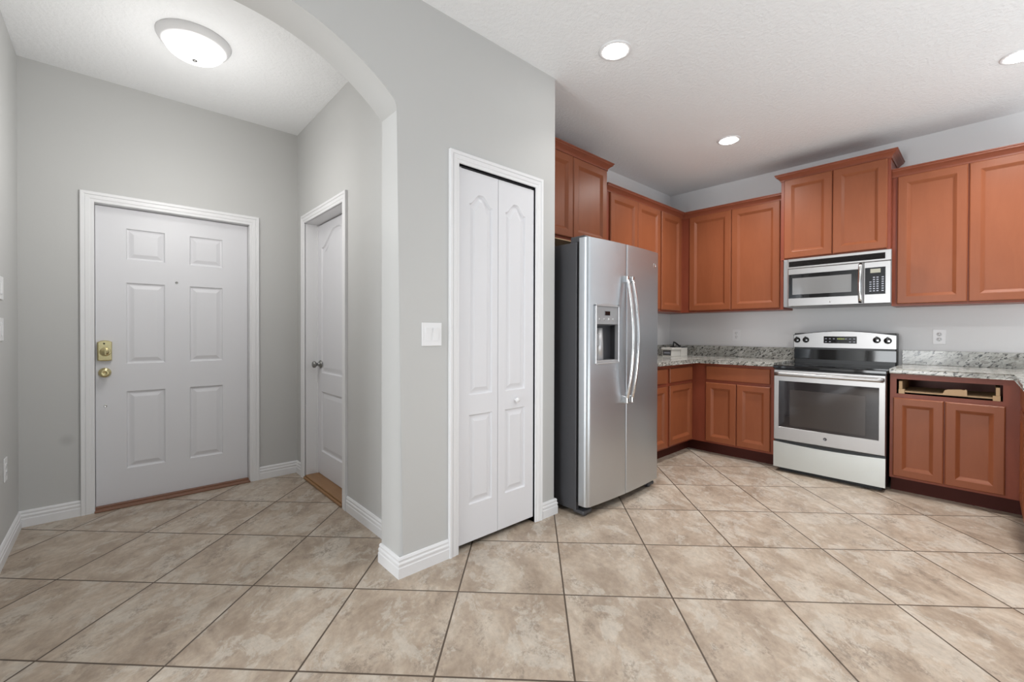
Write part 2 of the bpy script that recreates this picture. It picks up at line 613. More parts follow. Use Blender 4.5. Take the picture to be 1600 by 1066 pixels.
# ------------------------------------------------------------------ room shell
struct('floor', MB().box(XB, XS + 0.3, YB, 4.4, -0.1, 0.0), FLOOR, 'diagonal beige stone tile floor with brown grout')
struct('ceiling', MB().box(XB - 0.2, XS + 0.3, YB - 0.2, 4.4, H, H + 0.12), CEIL, 'white textured ceiling')
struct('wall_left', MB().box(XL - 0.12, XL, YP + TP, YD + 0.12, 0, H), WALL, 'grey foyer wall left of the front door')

# front-door wall with its opening
DX0, DX1, DZ = -0.0985, 0.7974, 2.060
m = MB()
m.box(XL, DX0 - 0.004, YD, YD + 0.14, 0, H)
m.box(DX1 + 0.004, XF + 0.14, YD, YD + 0.14, 0, H)
m.box(DX0 - 0.004, DX1 + 0.004, YD, YD + 0.14, DZ + 0.004, H)
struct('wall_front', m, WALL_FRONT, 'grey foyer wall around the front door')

# foyer right wall with the side door opening
SY0, SY1, SZ = 2.975, 3.782, 2.094
m = MB()
m.box(XF, XF + 0.14, YP + TP - 0.01, SY0 - 0.004, 0, H)
m.box(XF, XF + 0.14, SY1 + 0.004, YD, 0, H)
m.box(XF, XF + 0.14, SY0 - 0.004, SY1 + 0.004, SZ + 0.004, H)
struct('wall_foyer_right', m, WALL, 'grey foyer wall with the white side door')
struct('front_door_light_block', MB().box(DX0 - 0.2, DX1 + 0.2, YD + 0.145, YD + 0.2, 0, H), DARKIN)  # added dark sheet, blocks outside light leaking through the door gap
struct('wall_beyond_side_door', MB().box(XF + 0.16, XF + 0.2, 2.7, 4.1, 0, H), DARKIN)

# arch and pantry wall: one outline, pushed back
PX0, PX1, PZ = 1.3761, 1.9674, 2.122
arc_c, arc_h, arc_half = (XJ + XJL) / 2, 0.292, (XJ - XJL) / 2
spring = 2.303
R = (arc_half ** 2 + arc_h ** 2) / (2 * arc_h)
zc = spring + arc_h - R
out = [(XB, 0), (XJL, 0)]
arcp = []
th = math.asin(arc_half / R)
for k in range(41):
    a = -th + 2 * th * k / 40
    arcp.append((arc_c + R * math.sin(a), zc + R * math.cos(a)))
out += arcp + [(XJ, 0), (PX0, 0), (PX0, PZ), (PX1, PZ), (PX1, 0), (XPC, 0), (XPC, H), (XB, H)]
def arch_edge(p, q):
    if abs(p.y - q.y) > 1e-5: return False
    def on_arch(v):
        return (XJL - 1e-4 <= v.x <= XJ + 1e-4) and v.z < H - 0.1
    if p.y > YP + 0.01: return False
    if on_arch(p) and on_arch(q):
        return not (p.z < 1e-4 and q.z < 1e-4)
    return abs(p.x - XPC) < 1e-4 and abs(q.x - XPC) < 1e-4 and p.y < YP + 0.01
m = MB().prism([(x, YP, z) for x, z in out], (0, TP, 0), arch_edge, 0.019, 5)
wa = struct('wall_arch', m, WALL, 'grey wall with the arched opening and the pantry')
smooth_by_angle(wa, 30)

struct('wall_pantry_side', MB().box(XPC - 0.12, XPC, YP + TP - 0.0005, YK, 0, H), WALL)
struct('wall_pantry_back', MB().box(XF + 0.14, XPC - 0.12, YK - 0.02, YK + 0.1, 0, H), DARKIN)
struct('wall_kitchen_back', MB().box(XPC - 0.12, XS + 0.14, YK, YK + 0.14, 0, H), WALL_K_LIFTED, 'grey kitchen wall behind the refrigerator')
struct('wall_range', MB().box(XS, XS + 0.14, YB, YK, 0, H), WALL_K_LIFTED, 'grey kitchen wall behind the range')
# the rest of the room behind the camera, with its glass doors and windows
m = MB()
m.box(XB - 0.14, XB, YB, -2.6, 0, H); m.box(XB - 0.14, XB, 1.8, YP, 0, H); m.box(XB - 0.14, XB, -2.6, 1.8, 2.55, H)
struct('wall_back', m, WALL)
m = MB()
m.box(XB, -0.8, YB - 0.14, YB, 0, H); m.box(4.0, XS, YB - 0.14, YB, 0, H)
m.box(-0.8, 4.0, YB - 0.14, YB, 0, 0.85); m.box(-0.8, 4.0, YB - 0.14, YB, 2.4, H)
struct('wall_far_side', m, WALL)

def window(name, F, w, h, cols, label):
    r = struct_root(name, label, F.p(w / 2, 0, 0))
    m = MB()
    m.fbox(F, 0, w, 0, 0.06, -0.06, 0.0); m.fbox(F, 0, w, h - 0.06, h, -0.06, 0.0)
    for k in range(cols + 1):
        x = k * (w - 0.06) / cols
        m.fbox(F, x, x + 0.06, 0.06, h - 0.06, -0.06, 0.0)
    struct('window_frame', m, WHITE, parent=r)
    struct('window_pane', MB().fbox(F, 0.03, w - 0.03, 0.03, h - 0.03, -0.034, -0.028), GLASS, parent=r)
    return r
window('window_1', f_px(XB - 0.03, -2.6, 0.0), 4.4, 2.55, 3, 'sliding glass doors behind the camera')
window('window_2', f_py(YB - 0.03, 4.0, 0.85), 4.8, 1.55, 4, 'wide window behind the camera')

# ------------------------------------------------------------------ baseboards
BBP = [(0, 0), (0.014, 0), (0.014, 0.050), (0.0115, 0.054), (0.0115, 0.062), (0.0135, 0.066), (0.0125, 0.073), (0.009, 0.078), (0.009, 0.085), (0.0105, 0.089), (0.006, 0.099), (0, 0.101)]
def baseboard(name, runs, label):
    """runs: (point, point, outward normal, mitre start, mitre end) with mitres +1 outer corner, -1 inner corner, 0 square"""
    m = MB()
    for p, q, n, ms, me in runs:
        p, q, n = Vector((*p, 0)), Vector((*q, 0)), Vector((*n, 0))
        d = (q - p).normalized()
        t = bmesh.new()
        A = [t.verts.new(p + n * o - d * (o * ms) + Vector((0, 0, z))) for o, z in BBP]
        B = [t.verts.new(q + n * o + d * (o * me) + Vector((0, 0, z))) for o, z in BBP]
        k = len(BBP)
        for i in range(k):
            t.faces.new((A[i], A[(i + 1) % k], B[(i + 1) % k], B[i]))
        t.faces.new(A); t.faces.new(B[::-1])
        m.merge(t)
    return struct(name, m, WHITE, label)
CW = 0.068     # casing width
baseboard('baseboard_left', [((XL, YD), (XL, YP + TP), (1, 0), -1, 0)], 'white baseboard along the foyer left wall')
baseboard('baseboard_front', [((XL, YD), (DX0 - CW, YD), (0, -1), -1, 0), ((DX1 + CW, YD), (XF, YD), (0, -1), 0, -1)], 'white baseboard beside the front door')
baseboard('baseboard_foyer_right', [((XF, YD), (XF, SY1 + CW), (-1, 0), -1, 0), ((XF, SY0 - CW), (XF, YP + TP), (-1, 0), 0, 0)], 'white baseboard beside the side door')
baseboard('baseboard_arch', [((XJ, YP + TP), (XJ, YP), (-1, 0), 1, 1), ((XJ, YP), (PX0 - 0.06, YP), (0, -1), 1, 0), ((PX1 + CW, YP), (XPC, YP), (0, -1), 0, 1),
                            ((XPC, YP), (XPC, YP + 0.1), (1, 0), 1, 0), ((XB, YP), (XJL, YP), (0, -1), 0, 1), ((XJL, YP), (XJL, YP + TP), (1, 0), 1, 1)], 'white baseboard around the foot of the arch and pantry wall')

# ------------------------------------------------------------------ door casings and jambs
CASP = [(0.0, 0.0), (0.0, 0.010), (0.004, 0.013), (0.020, 0.0125), (0.024, 0.0155), (0.044, 0.0165), (0.047, 0.0135), (0.051, 0.0185), (0.066, 0.0195), (0.070, 0.017), (0.070, 0.0)]
def casing(m, F, a0, a1, top, w=0.07):
    t = bmesh.new()
    rows = []
    for o, d in CASP:
        o = o * w / 0.07
        rows.append([t.verts.new(F.p(*p)) for p in ((a0 - o, 0, d), (a0 - o, top + o, d), (a1 + o, top + o, d), (a1 + o, 0, d))])
    for A, B in zip(rows, rows[1:]):
        for i in range(3): t.faces.new((A[i], A[i + 1], B[i + 1], B[i]))
    for e in (0, 3): t.faces.new([r[e] for r in rows])
    m.merge(t)
def jamb(m, F, a0, a1, top, depth, th=0.02):
    m.fbox(F, a0 - th, a0, 0, top + th, -depth, 0.004); m.fbox(F, a1, a1 + th, 0, top + th, -depth, 0.004)
    m.fbox(F, a0, a1, top, top + th, -depth, 0.004)

m = MB(); F = f_my(YD); casing(m, F, DX0, DX1, DZ, 0.068); jamb(m, F, DX0, DX1, DZ, 0.13, 0.003)
struct('trim_1', m, WHITE, 'white moulded casing around the front door')
m = MB(); F = f_mx(XF); casing(m, F, -SY1, -SY0, SZ, 0.066); jamb(m, F, -SY1, -SY0, SZ, 0.135, 0.003)
m.fbox(F, -SY1, -SY1 + 0.012, 0, SZ, -0.09, -0.135); m.fbox(F, -SY1, -SY0, SZ - 0.012, SZ, -0.135, -0.15)
struct('trim_2', m, WHITE, 'white moulded casing around the foyer side door')
m = MB(); F = f_my(YP); casing(m, F, PX0, PX1, PZ, 0.062); jamb(m, F, PX0, PX1, PZ, 0.19, 0.003)
struct('trim_3', m, WHITE, 'white moulded casing around the pantry doors')

# ------------------------------------------------------------------ front door
MOULD = [(0.006, -0.009), (0.014, -0.011), (0.022, -0.009), (0.040, -0.0025), (0.044, -0.002)]
FD = f_my(YD + 0.048)
d1 = struct_root('door_1', 'white six-panel front door with brass lock', ((DX0 + DX1) / 2, YD + 0.06, 0.02))
hs = []
for a0, a1 in ((0.060, 0.272), (0.417, 0.626)):
    hs += [rect(a0, a1, 1.705, 1.922), rect(a0, a1, 0.981, 1.545), rect(a0, a1, 0.250, 0.788)]
struct('door_slab', MB().slab(FD, DX0 + 0.002, DX1 - 0.002, 0.022, DZ - 0.003, 0.042, hs, MOULD, 0.002), DOORW, parent=d1)
# brass keypad deadbolt
m = MB()
cx, cz = -0.050, 1.075
pl = [(cx - 0.036, cz - 0.066), (cx - 0.02, cz - 0.070), (cx + 0.02, cz - 0.070), (cx + 0.036, cz - 0.066), (cx + 0.037, cz + 0.058), (cx + 0.02, cz + 0.067), (cx, cz + 0.070), (cx - 0.02, cz + 0.067), (cx - 0.037, cz + 0.058)]
m.prism([FD.p(a, b, 0.0) for a, b in pl], FD.n * 0.026, lambda p, q: p.y < YD + 0.03 and q.y < YD + 0.03, 0.006, 3)
db = struct('deadbolt', m, BRASS, parent=d1)
m = MB().lathe(FD.p(cx + 0.003, cz - 0.008, 0.026), FD.n, [(0.029, 0), (0.029, 0.004), (0.024, 0.007), (0.020, 0.006), (0.018, 0.011), (0, 0.012)], 32)
m.box(cx - 0.003, cx + 0.009, FD.o.y - 0.060, FD.o.y - 0.036, cz - 0.032, cz + 0.016, 0.004)
struct('thumb_turn', m, BRASS, parent=db)
struct('key_button', MB().lathe(FD.p(cx - 0.003, cz + 0.048, 0.024), FD.n, [(0.005, 0), (0.005, 0.004), (0, 0.004)], 16), BLACK, parent=db)
kc = FD.p(-0.050, 0.925, 0)
m = MB().lathe(kc, FD.n, [(0.033, 0), (0.033, 0.006), (0.027, 0.011), (0.014, 0.014), (0.012, 0.03), (0.020, 0.036), (0.0275, 0.045), (0.0285, 0.055), (0.024, 0.063), (0.013, 0.066), (0.011, 0.0645), (0.0, 0.0645)], 40)
m.fbox(FD, -0.056, -0.044, 0.9235, 0.9265, 0.0645, 0.069, 0.001)
struct('door_knob', m, BRASS, parent=d1)
m = MB().lathe(FD.p(-0.047, 0.698, 0), FD.n, [(0.0095, 0), (0.0095, 0.004), (0.006, 0.006), (0.005, 0.003), (0, 0.003)], 24)
struct('door_bolt', m, STEELP, parent=d1)
m = MB().lathe(FD.p(0.339, 1.566, 0), FD.n, [(0.0085, 0), (0.0085, 0.003), (0.006, 0.004), (0.005, 0.001), (0, 0.0015)], 24)
struct('peephole', m, NICKEL, parent=d1)
m = MB().box(DX0 - 0.003, DX1 + 0.003, YD - 0.030, YD + 0.10, 0, 0.012, 0.004); m.box(DX0, DX1, YD + 0.02, YD + 0.10, 0.01, 0.022, 0.002)
struct('trim_4', m, BROWN, 'brown threshold under the front door')

# ------------------------------------------------------------------ foyer side door (two panels, arched top)
XSD = XF + 0.098
FS = f_mx(XSD)
d2 = struct_root('door_2', 'white arched-panel side door with dark knob', (XSD, (SY0 + SY1) / 2, 0.03))
a0, a1 = -SY1 + 0.085, -SY0 - 0.085
hs = [arch_top(a0, a1, 0.868, 1.895, 0.125), rect(a0, a1, 0.222, 0.715)]
struct('door_slab', MB().slab(FS, -SY1 + 0.006, -SY0 - 0.004, 0.030, SZ - 0.008, 0.04, hs, [(0.008, -0.009), (0.018, -0.010), (0.030, -0.007), (0.048, -0.003)], 0.002), DOORW, parent=d2)
kc = FS.p(-SY1 + 0.068, 0.938, 0)
m = MB().lathe(kc, FS.n, [(0.033, 0), (0.033, 0.006), (0.026, 0.012), (0.013, 0.016), (0.011, 0.032), (0.018, 0.037), (0.027, 0.046), (0.0275, 0.055), (0.022, 0.064), (0.010, 0.068), (0, 0.068)], 40)
struct('door_knob', m, NICKEL, parent=d2)
m = MB().box(XF - 0.004, XSD + 0.03, SY0 + 0.002, SY1 - 0.002, 0.0, 0.028, 0.004); m.box(XF - 0.020, XF - 0.004, SY0 + 0.002, SY1 - 0.002, 0.0, 0.020, 0.006)
struct('trim_5', m, OAK, 'oak threshold under the foyer side door')

# ------------------------------------------------------------------ pantry bifold doors
YPD = YP + 0.004
FP = f_my(YPD)
d3 = struct_root('door_3', 'white bifold pantry doors with arched panels', ((PX0 + PX1) / 2, YPD, 0.04))
xm = 1.6665
def leaf(a0, a1, p0, p1):
    hs = [arch_top(p0, p1, 0.856, 1.925, 0.058, 32), rect(p0, p1, 0.243, 0.745)]
    return struct('door_leaf', MB().slab(FP, a0, a1, 0.034, PZ - 0.015, 0.034, hs, [(0.007, -0.009), (0.015, -0.010), (0.024, -0.008), (0.040, -0.002)], 0.002), DOORW, parent=d3)
leaf(PX0 + 0.006, xm - 0.001, 1.455, 1.622)
lf = leaf(xm + 0.001, PX1 - 0.004, 1.724, 1.888)
m = MB().lathe(FP.p(1.808, 0.795, 0), FP.n, [(0.008, 0), (0.008, 0.008), (0.014, 0.014), (0.016, 0.020), (0.013, 0.026), (0, 0.028)], 28)
struct('door_knob', m, WHITE, parent=lf)
m = MB().box(PX0 + 0.002, PX1 - 0.002, YPD + 0.004, YPD + 0.032, PZ - 0.010, PZ, 0.001)
struct('door_track', m, BLACK, parent=d3)
m = MB()
for x in (PX0 + 0.022, PX1 - 0.030): m.box(x - 0.006, x + 0.006, YPD + 0.006, YPD + 0.02, PZ - 0.026, PZ - 0.008)
struct('pivot_pin', m, STEELP, parent=d3)

# ------------------------------------------------------------------ cabinets
CABP = [(0.002, -0.0015), (0.0045, -0.0025), (0.022, -0.0150), (0.0235, -0.0150), (0.0245, -0.0165)]
def cab_door(F, a0, a1, b0, b1, parent, fw=0.058, name='door', t=0.02):
    """panelled cabinet door lying on the frame plane n=0"""
    F2 = Fr(F.p(0, 0, t), F.a, F.b, F.n)
    m = MB().slab(F2, a0, a1, b0, b1, t - 0.0005, [rect(a0 + fw, a1 - fw, b0 + fw, b1 - fw)], CABP, 0.006)
    return obj(name, m, DOORWOOD, parent)
def drawer_front(F, a0, a1, b0, b1, parent, t=0.02):
    F2 = Fr(F.p(0, 0, t), F.a, F.b, F.n)
    m = MB().slab(F2, a0, a1, b0, b1, t - 0.0005, [], [], 0.005)
    return obj('drawer_front', m, DOORWOOD, parent)

def carcass(F, a0, a1, b0, b1, depth, opening=None, end_cut=0.0):
    """closed box with a face frame; front at n=0; an opening leaves a hole in the frame"""
    m = MB()
    if opening is None:
        m.fbox(F, a0, a1, b0, b1, -depth, 0)
    else:
        o0, o1, p0, p1 = opening
        t = 0.02
        m.fbox(F, a0, o0, b0, b1, -t, 0); m.fbox(F, o1, a1, b0, b1, -t, 0)
        m.fbox(F, o0, o1, b0, p0, -t, 0); m.fbox(F, o0, o1, p1, b1, -t, 0)
        m.fbox(F, a0, a0 + 0.016, b0, b1, -depth, -t); m.fbox(F, a1 - 0.016, a1, b0, b1, -depth, -t)
        m.fbox(F, a0 + 0.016, a1 - 0.016, b0, b0 + 0.016, -depth, -t)
        m.fbox(F, a0 + 0.016, a1 - 0.016, b0 + 0.016, b1, -depth, -depth + 0.012)
    return m

CRP = [(0.000, -0.012), (0.006, -0.012), (0.006, 0.000), (0.010, 0.008), (0.022, 0.020), (0.034, 0.028), (0.040, 0.032), (0.040, 0.040), (0.047, 0.044), (0.047, 0.052), (0.0, 0.052)]
def crown(F, a0, a1, z, depth, left=0, right=0, parent=None, start=0, end=0):
    """moulding on top of a cabinet front; left/right: return along the sides; start/end: mitre of -1 for an inside corner"""
    m = MB()
    def run(P, Q, n, ms, me):
        d = (Q - P).normalized()
        t = bmesh.new()
        A = [t.verts.new(P + n * o - d * (o * ms) + Vector((0, 0, h))) for o, h in CRP]
        B = [t.verts.new(Q + n * o + d * (o * me) + Vector((0, 0, h))) for o, h in CRP]
        k = len(CRP)
        for i in range(k): t.faces.new((A[i], A[(i + 1) % k], B[(i + 1) % k], B[i]))
        t.faces.new(A); t.faces.new(B[::-1])
        m.merge(t)
    run(F.p(a0, z), F.p(a1, z), F.n, 1 if left else start, 1 if right else end)
    if left: run(F.p(a0, z, -depth), F.p(a0, z, 0), -F.a, 0, 1)
    if right: run(F.p(a1, z, 0), F.p(a1, z, -depth), F.a, 1, 0)
    return obj('crown_moulding', m, CROWNWOOD, parent)

# ---- upper cabinets
UZ0, UZ1 = 1.432, 2.500
XU = 4.760                                 # face of the range-wall uppers
YU = 2.340                                 # face of the refrigerator-wall uppers
FX = f_mx(XU)
# over the refrigerator
YO = 2.272
FO = f_my(YO)
c = thing('upper_cabinet', 'reddish wood wall cabinet above the refrigerator with crown moulding', 'cabinet', (2.70, YO, 1.945))
OX0, OX1 = 2.175, 3.205
obj('cabinet_box', carcass(FO, OX0, OX1, 1.945, 2.640, YK - YO - 0.002), FRAMEWOOD, c)
cab_door(FO, 2.232, 2.722, 1.965, 2.620, c); cab_door(FO, 2.728, 3.180, 1.965, 2.620, c)
obj('bottom_edge', MB().fbox(FO, OX0, OX1, 1.938, 1.9449, -0.30, 0.001), RAWWOOD, c)['label'] = 'pale unfinished bottom edge'
crown(FO, OX0, OX1, 2.640, YK - YO - 0.004, 0, 1, c)
# beside it: two doors, then the corner cabinet
FU = f_my(YU)
c = thing('upper_cabinet', 'wood wall cabinet with two narrow doors just right of the refrigerator top', 'cabinet', (3.74, YU, UZ0))
obj('cabinet_box', carcass(FU, 3.260, 4.246, UZ0, UZ1, YK - YU - 0.002), FRAMEWOOD, c)
cab_door(FU, 3.335, 3.792, UZ0 + 0.016, UZ1 - 0.012, c); cab_door(FU, 3.797, 4.232, UZ0 + 0.016, UZ1 - 0.012, c)
crown(FU, 3.260, 4.246, UZ1, 0.1, 0, 0, c)
c = thing('upper_cabinet', 'single-door wood wall cabinet in the kitchen corner', 'cabinet', (4.5, YU, UZ0))
obj('cabinet_box', carcass(FU, 4.2465, XU - 0.0005, UZ0, UZ1, YK - YU - 0.002), FRAMEWOOD, c)
cab_door(FU, 4.262, 4.690, UZ0 + 0.016, UZ1 - 0.012, c)
crown(FU, 4.2465, XU, UZ1, 0.1, 0, 0, c, 0, -1)
# range wall, left of the microwave
c = thing('upper_cabinet', 'two-door wood wall cabinet between the corner and the microwave', 'cabinet', (XU, 1.83, UZ0))
obj('cabinet_box', carcass(FX, -(YK - 0.003), -1.332, UZ0, UZ1, XS - XU - 0.002), FRAMEWOOD, c)
cab_door(FX, -2.257, -1.812, UZ0 + 0.016, UZ1 - 0.012, c); cab_door(FX, -1.806, -1.360, UZ0 + 0.016, UZ1 - 0.012, c)
crown(FX, -YU, -1.332, UZ1, 0.1, 0, 0, c, -1, 0)
# above the microwave, taller and standing proud
XM = 4.680
FM = f_mx(XM)
MZ0, MZ1 = 1.893, 2.648
c = thing('upper_cabinet', 'raised two-door wood wall cabinet directly above the microwave', 'cabinet', (XM, 0.93, MZ0))
obj('cabinet_box', carcass(FM, -1.3315, -0.5405, MZ0, MZ1, XS - XM - 0.002), FRAMEWOOD, c)
cab_door(FM, -1.303, -0.932, MZ0 + 0.012, MZ1 - 0.008, c); cab_door(FM, -0.926, -0.560, MZ0 + 0.012, MZ1 - 0.008, c)
crown(FM, -1.3315, -0.5405, MZ1, XS - XM - 0.004, 1, 1, c)
# right of the microwave
c = thing('upper_cabinet', 'two-door wood wall cabinet right of the microwave, cut by the photo edge', 'cabinet', (XU, 0.09, UZ0))
obj('cabinet_box', carcass(FX, -0.540, 0.345, UZ0, UZ1, XS - XU - 0.002), FRAMEWOOD, c)
cab_door(FX, -0.506, -0.106, UZ0 + 0.016, UZ1 - 0.012, c); cab_door(FX, -0.099, 0.322, UZ0 + 0.016, UZ1 - 0.012, c)
crown(FX, -0.540, 0.345, UZ1, 0.1, 0, 0, c)

# ---- base cabinets
XBS, YBS = 4.370, 2.040          # face-frame planes
BZ0, BZ1 = 0.112, 0.903
FB = f_mx(XBS)
FL = f_my(YBS)
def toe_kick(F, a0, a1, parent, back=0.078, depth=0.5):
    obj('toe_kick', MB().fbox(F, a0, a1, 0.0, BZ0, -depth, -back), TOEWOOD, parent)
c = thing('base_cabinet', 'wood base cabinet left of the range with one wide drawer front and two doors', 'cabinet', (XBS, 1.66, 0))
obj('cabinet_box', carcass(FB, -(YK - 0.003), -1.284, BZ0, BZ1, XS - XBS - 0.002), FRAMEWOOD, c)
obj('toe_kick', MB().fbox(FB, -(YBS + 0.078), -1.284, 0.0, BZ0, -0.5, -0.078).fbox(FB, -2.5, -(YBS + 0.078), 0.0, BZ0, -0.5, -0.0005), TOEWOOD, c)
drawer_front(FB, -1.893, -1.318, 0.742, 0.876, c)
cab_door(FB, -1.897, -1.610, 0.130, 0.714, c, 0.052); cab_door(FB, -1.603, -1.316, 0.130, 0.714, c, 0.052)
c = thing('base_cabinet', 'narrow wood base cabinet in the kitchen corner with a drawer above one door', 'cabinet', (4.1, YBS, 0))
obj('cabinet_box', carcass(FL, 3.848, XBS - 0.0005, BZ0, BZ1, YK - YBS - 0.002), FRAMEWOOD, c)
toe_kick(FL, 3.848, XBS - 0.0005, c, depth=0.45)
drawer_front(FL, 3.874, 4.336, 0.730, 0.866, c)
cab_door(FL, 3.874, 4.336, 0.130, 0.700, c, 0.052)
c = thing('base_cabinet', 'wood base cabinet mostly hidden by the right side of the refrigerator', 'cabinet', (3.52, YBS, 0))
obj('cabinet_box', carcass(FL, 3.180, 3.8475, BZ0, BZ1, YK - YBS - 0.002), FRAMEWOOD, c)
toe_kick(FL, 3.180, 3.8475, c, depth=0.45)
drawer_front(FL, 3.205, 3.822, 0.730, 0.866, c)
cab_door(FL, 3.205, 3.511, 0.130, 0.700, c, 0.052); cab_door(FL, 3.516, 3.822, 0.130, 0.700, c, 0.052)

c = thing('base_cabinet', 'wood base cabinet right of the range with its drawer front missing', 'cabinet', (XBS, 0.2, 0))
OP = (-0.463, 0.072, 0.752, 0.862)
obj('cabinet_box', carcass(FB, -0.500, 0.164, BZ0, BZ1, XS - XBS - 0.002, OP), FRAMEWOOD, c)
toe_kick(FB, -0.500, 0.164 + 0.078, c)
cab_door(FB, -0.480, -0.207, 0.130, 0.722, c, 0.052); cab_door(FB, -0.200, 0.084, 0.130, 0.722, c, 0.052)
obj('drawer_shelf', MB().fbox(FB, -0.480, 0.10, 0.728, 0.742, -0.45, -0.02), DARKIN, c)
m = MB()
m.fbox(FB, -0.452, -0.432, 0.760, 0.846, -0.42, -0.022, 0.002); m.fbox(FB, 0.040, 0.060, 0.758, 0.842, -0.42, -0.022, 0.002)
m.fbox(FB, -0.452, -0.418, 0.752, 0.786, -0.05, -0.006, 0.002); m.fbox(FB, 0.026, 0.062, 0.752, 0.786, -0.05, -0.006, 0.002)
m.fbox(FB, -0.432, 0.040, 0.762, 0.772, -0.42, -0.03, 0.001)
obj('drawer_rail', m, RAWWOOD, c)
m = MB()
m.prism([FB.p(a, b, -0.012) for a, b in ((-0.255, 0.765), (-0.242, 0.773), (-0.214, 0.776), (-0.205, 0.800), (-0.190, 0.806), (-0.125, 0.812), (-0.108, 0.809), (-0.100, 0.815), (-0.094, 0.808), (-0.094, 0.768))], FB.n * -0.03)
obj('broken_wood_block', m, RAWWOOD, c)['label'] = 'splintered pale wood block in the open drawer slot'

# right-hand run turning towards the camera, seen only as its inside corner
YR = -0.165
FR = f_py(YR)
c = thing('base_cabinet', 'wood base cabinet run turning toward the camera at the right edge', 'cabinet', (4.0, YR, 0))
obj('cabinet_box', carcass(FR, -(XBS - 0.001), -3.55, BZ0, BZ1, 0.58), FRAMEWOOD, c)
toe_kick(FR, -XBS - 0.078, -3.55, c, depth=0.5)
cab_door(FR, -4.335, -3.95, 0.130, 0.714, c, 0.052); cab_door(FR, -3.945, -3.57, 0.130, 0.714, c, 0.052)
drawer_front(FR, -4.335, -3.95, 0.742, 0.876, c); drawer_front(FR, -3.945, -3.57, 0.742, 0.876, c)

# ---- granite counters
CZ0, CZ1 = BZ1, 0.940
XCF, YCF = XBS - 0.038, YBS - 0.066
def counter(pts, bead):
    return MB().prism([(x, y, CZ0) for x, y in pts], (0, 0, CZ1 - CZ0), bead, 0.009, 3)
c = thing('countertop', 'speckled granite countertop between the refrigerator and the range', 'countertop', (4.7, 2.2, CZ0))
obj('counter_slab', counter([(3.180, YCF), (XCF, YCF), (XCF, 1.284), (XS - 0.001, 1.284), (XS - 0.001, YK - 0.001), (3.180, YK - 0.001)],
    lambda p, q: abs(p.z - q.z) < 1e-5 and ((abs(p.y - YCF) < 1e-4 and abs(q.y - YCF) < 1e-4) or (abs(p.x - XCF) < 1e-4 and abs(q.x - XCF) < 1e-4))), GRANITE, c)
obj('backsplash', MB().box(3.180, XS - 0.022, YK - 0.022, YK - 0.001, CZ1, 1.058, 0.002).box(XS - 0.022, XS - 0.001, 1.284, YK - 0.001, CZ1, 1.058, 0.002), GRANITE, c)
c = thing('countertop', 'speckled granite countertop right of the range, turning toward the camera', 'countertop', (4.7, 0.0, CZ0))
YRF = YR + 0.038
obj('counter_slab', counter([(XCF, 0.500), (XCF, YRF), (3.52, YRF), (3.52, -0.80), (XS - 0.001, -0.80), (XS - 0.001, 0.500)],
    lambda p, q: abs(p.z - q.z) < 1e-5 and ((abs(p.y - YRF) < 1e-4 and abs(q.y - YRF) < 1e-4) or (abs(p.x - XCF) < 1e-4 and abs(q.x - XCF) < 1e-4))), GRANITE, c)
obj('backsplash', MB().box(XS - 0.022, XS - 0.001, -0.80, 0.500, CZ1, 1.060, 0.002), GRANITE, c)

# ------------------------------------------------------------------ refrigerator
RX0, RX1, RXM = 2.243, 3.150, 2.660
RYB, RYD, RYF = 1.826, 1.806, 1.738        # body front, door back, door front at the edges
c = thing('refrigerator', 'stainless steel side-by-side refrigerator with water dispenser and dark grey sides', 'refrigerator', ((RX0 + RX1) / 2, 2.15, 0))
m = MB().box(RX0, RX1, RYB, YK - 0.06, 0.03, 1.802, 0.004)
obj('body', m, DGREY, c)
obj('door_gasket', MB().box(RX0 + 0.012, RX1 - 0.012, RYD - 0.001, RYB + 0.001, 0.085, 1.795), BLACK, c)
BOW = 0.022
def door_section(x0, x1, xa, xb, rl, rr):
    """plan outline between x0 and x1 of a door spanning xa..xb, bowed front, rounded outer edges"""
    def fy(x):
        u = (x - (RX0 + RX1) / 2) / ((RX1 - RX0) / 2)
        y = RYF - BOW * (1 - u * u)
        for r, e in ((rl, x - xa), (rr, xb - x)):
            if e < r: y += r - math.sqrt(max(0, r * r - (r - e) ** 2))
        return y
    xs = sorted(set([x0, x1] + [x0 + (x1 - x0) * k / 16 for k in range(17)] + [xa + rl * (1 - math.cos(math.pi / 2 * k / 6)) for k in range(7)] + [xb - rr * (1 - math.cos(math.pi / 2 * k / 6)) for k in range(7)]))
    xs = [x for x in xs if x0 - 1e-6 <= x <= x1 + 1e-6]
    return [(x, fy(x)) for x in xs] + [(x1, RYD), (x0, RYD)], fy
Z0, Z1 = 0.072, 1.826
def fr_door(xa, xb, rl, rr, hole=None):
    m = MB()
    def ext(x0, x1, z0, z1):
        pts, _ = door_section(x0, x1, xa, xb, rl, rr)
        m.prism([(x, y, z0) for x, y in pts], (0, 0, z1 - z0))
    if hole:
        h0, h1, k0, k1 = hole
        ext(xa, xb, Z0, k0); ext(xa, xb, k1, Z1); ext(xa, h0, k0, k1); ext(h1, xb, k0, k1)
    else:
        ext(xa, xb, Z0, Z1)
    return smooth_by_angle(obj('door', m, STEEL, c), 25)
DISP = (2.316, 2.577, 1.000, 1.395)
dl = fr_door(RX0 + 0.002, RXM - 0.0025, 0.030, 0.006, DISP)
dr = fr_door(RXM + 0.0025, RX1 - 0.002, 0.006, 0.030)
_, fyl = door_section(RX0, RXM, RX0, RXM, 0.03, 0.006)
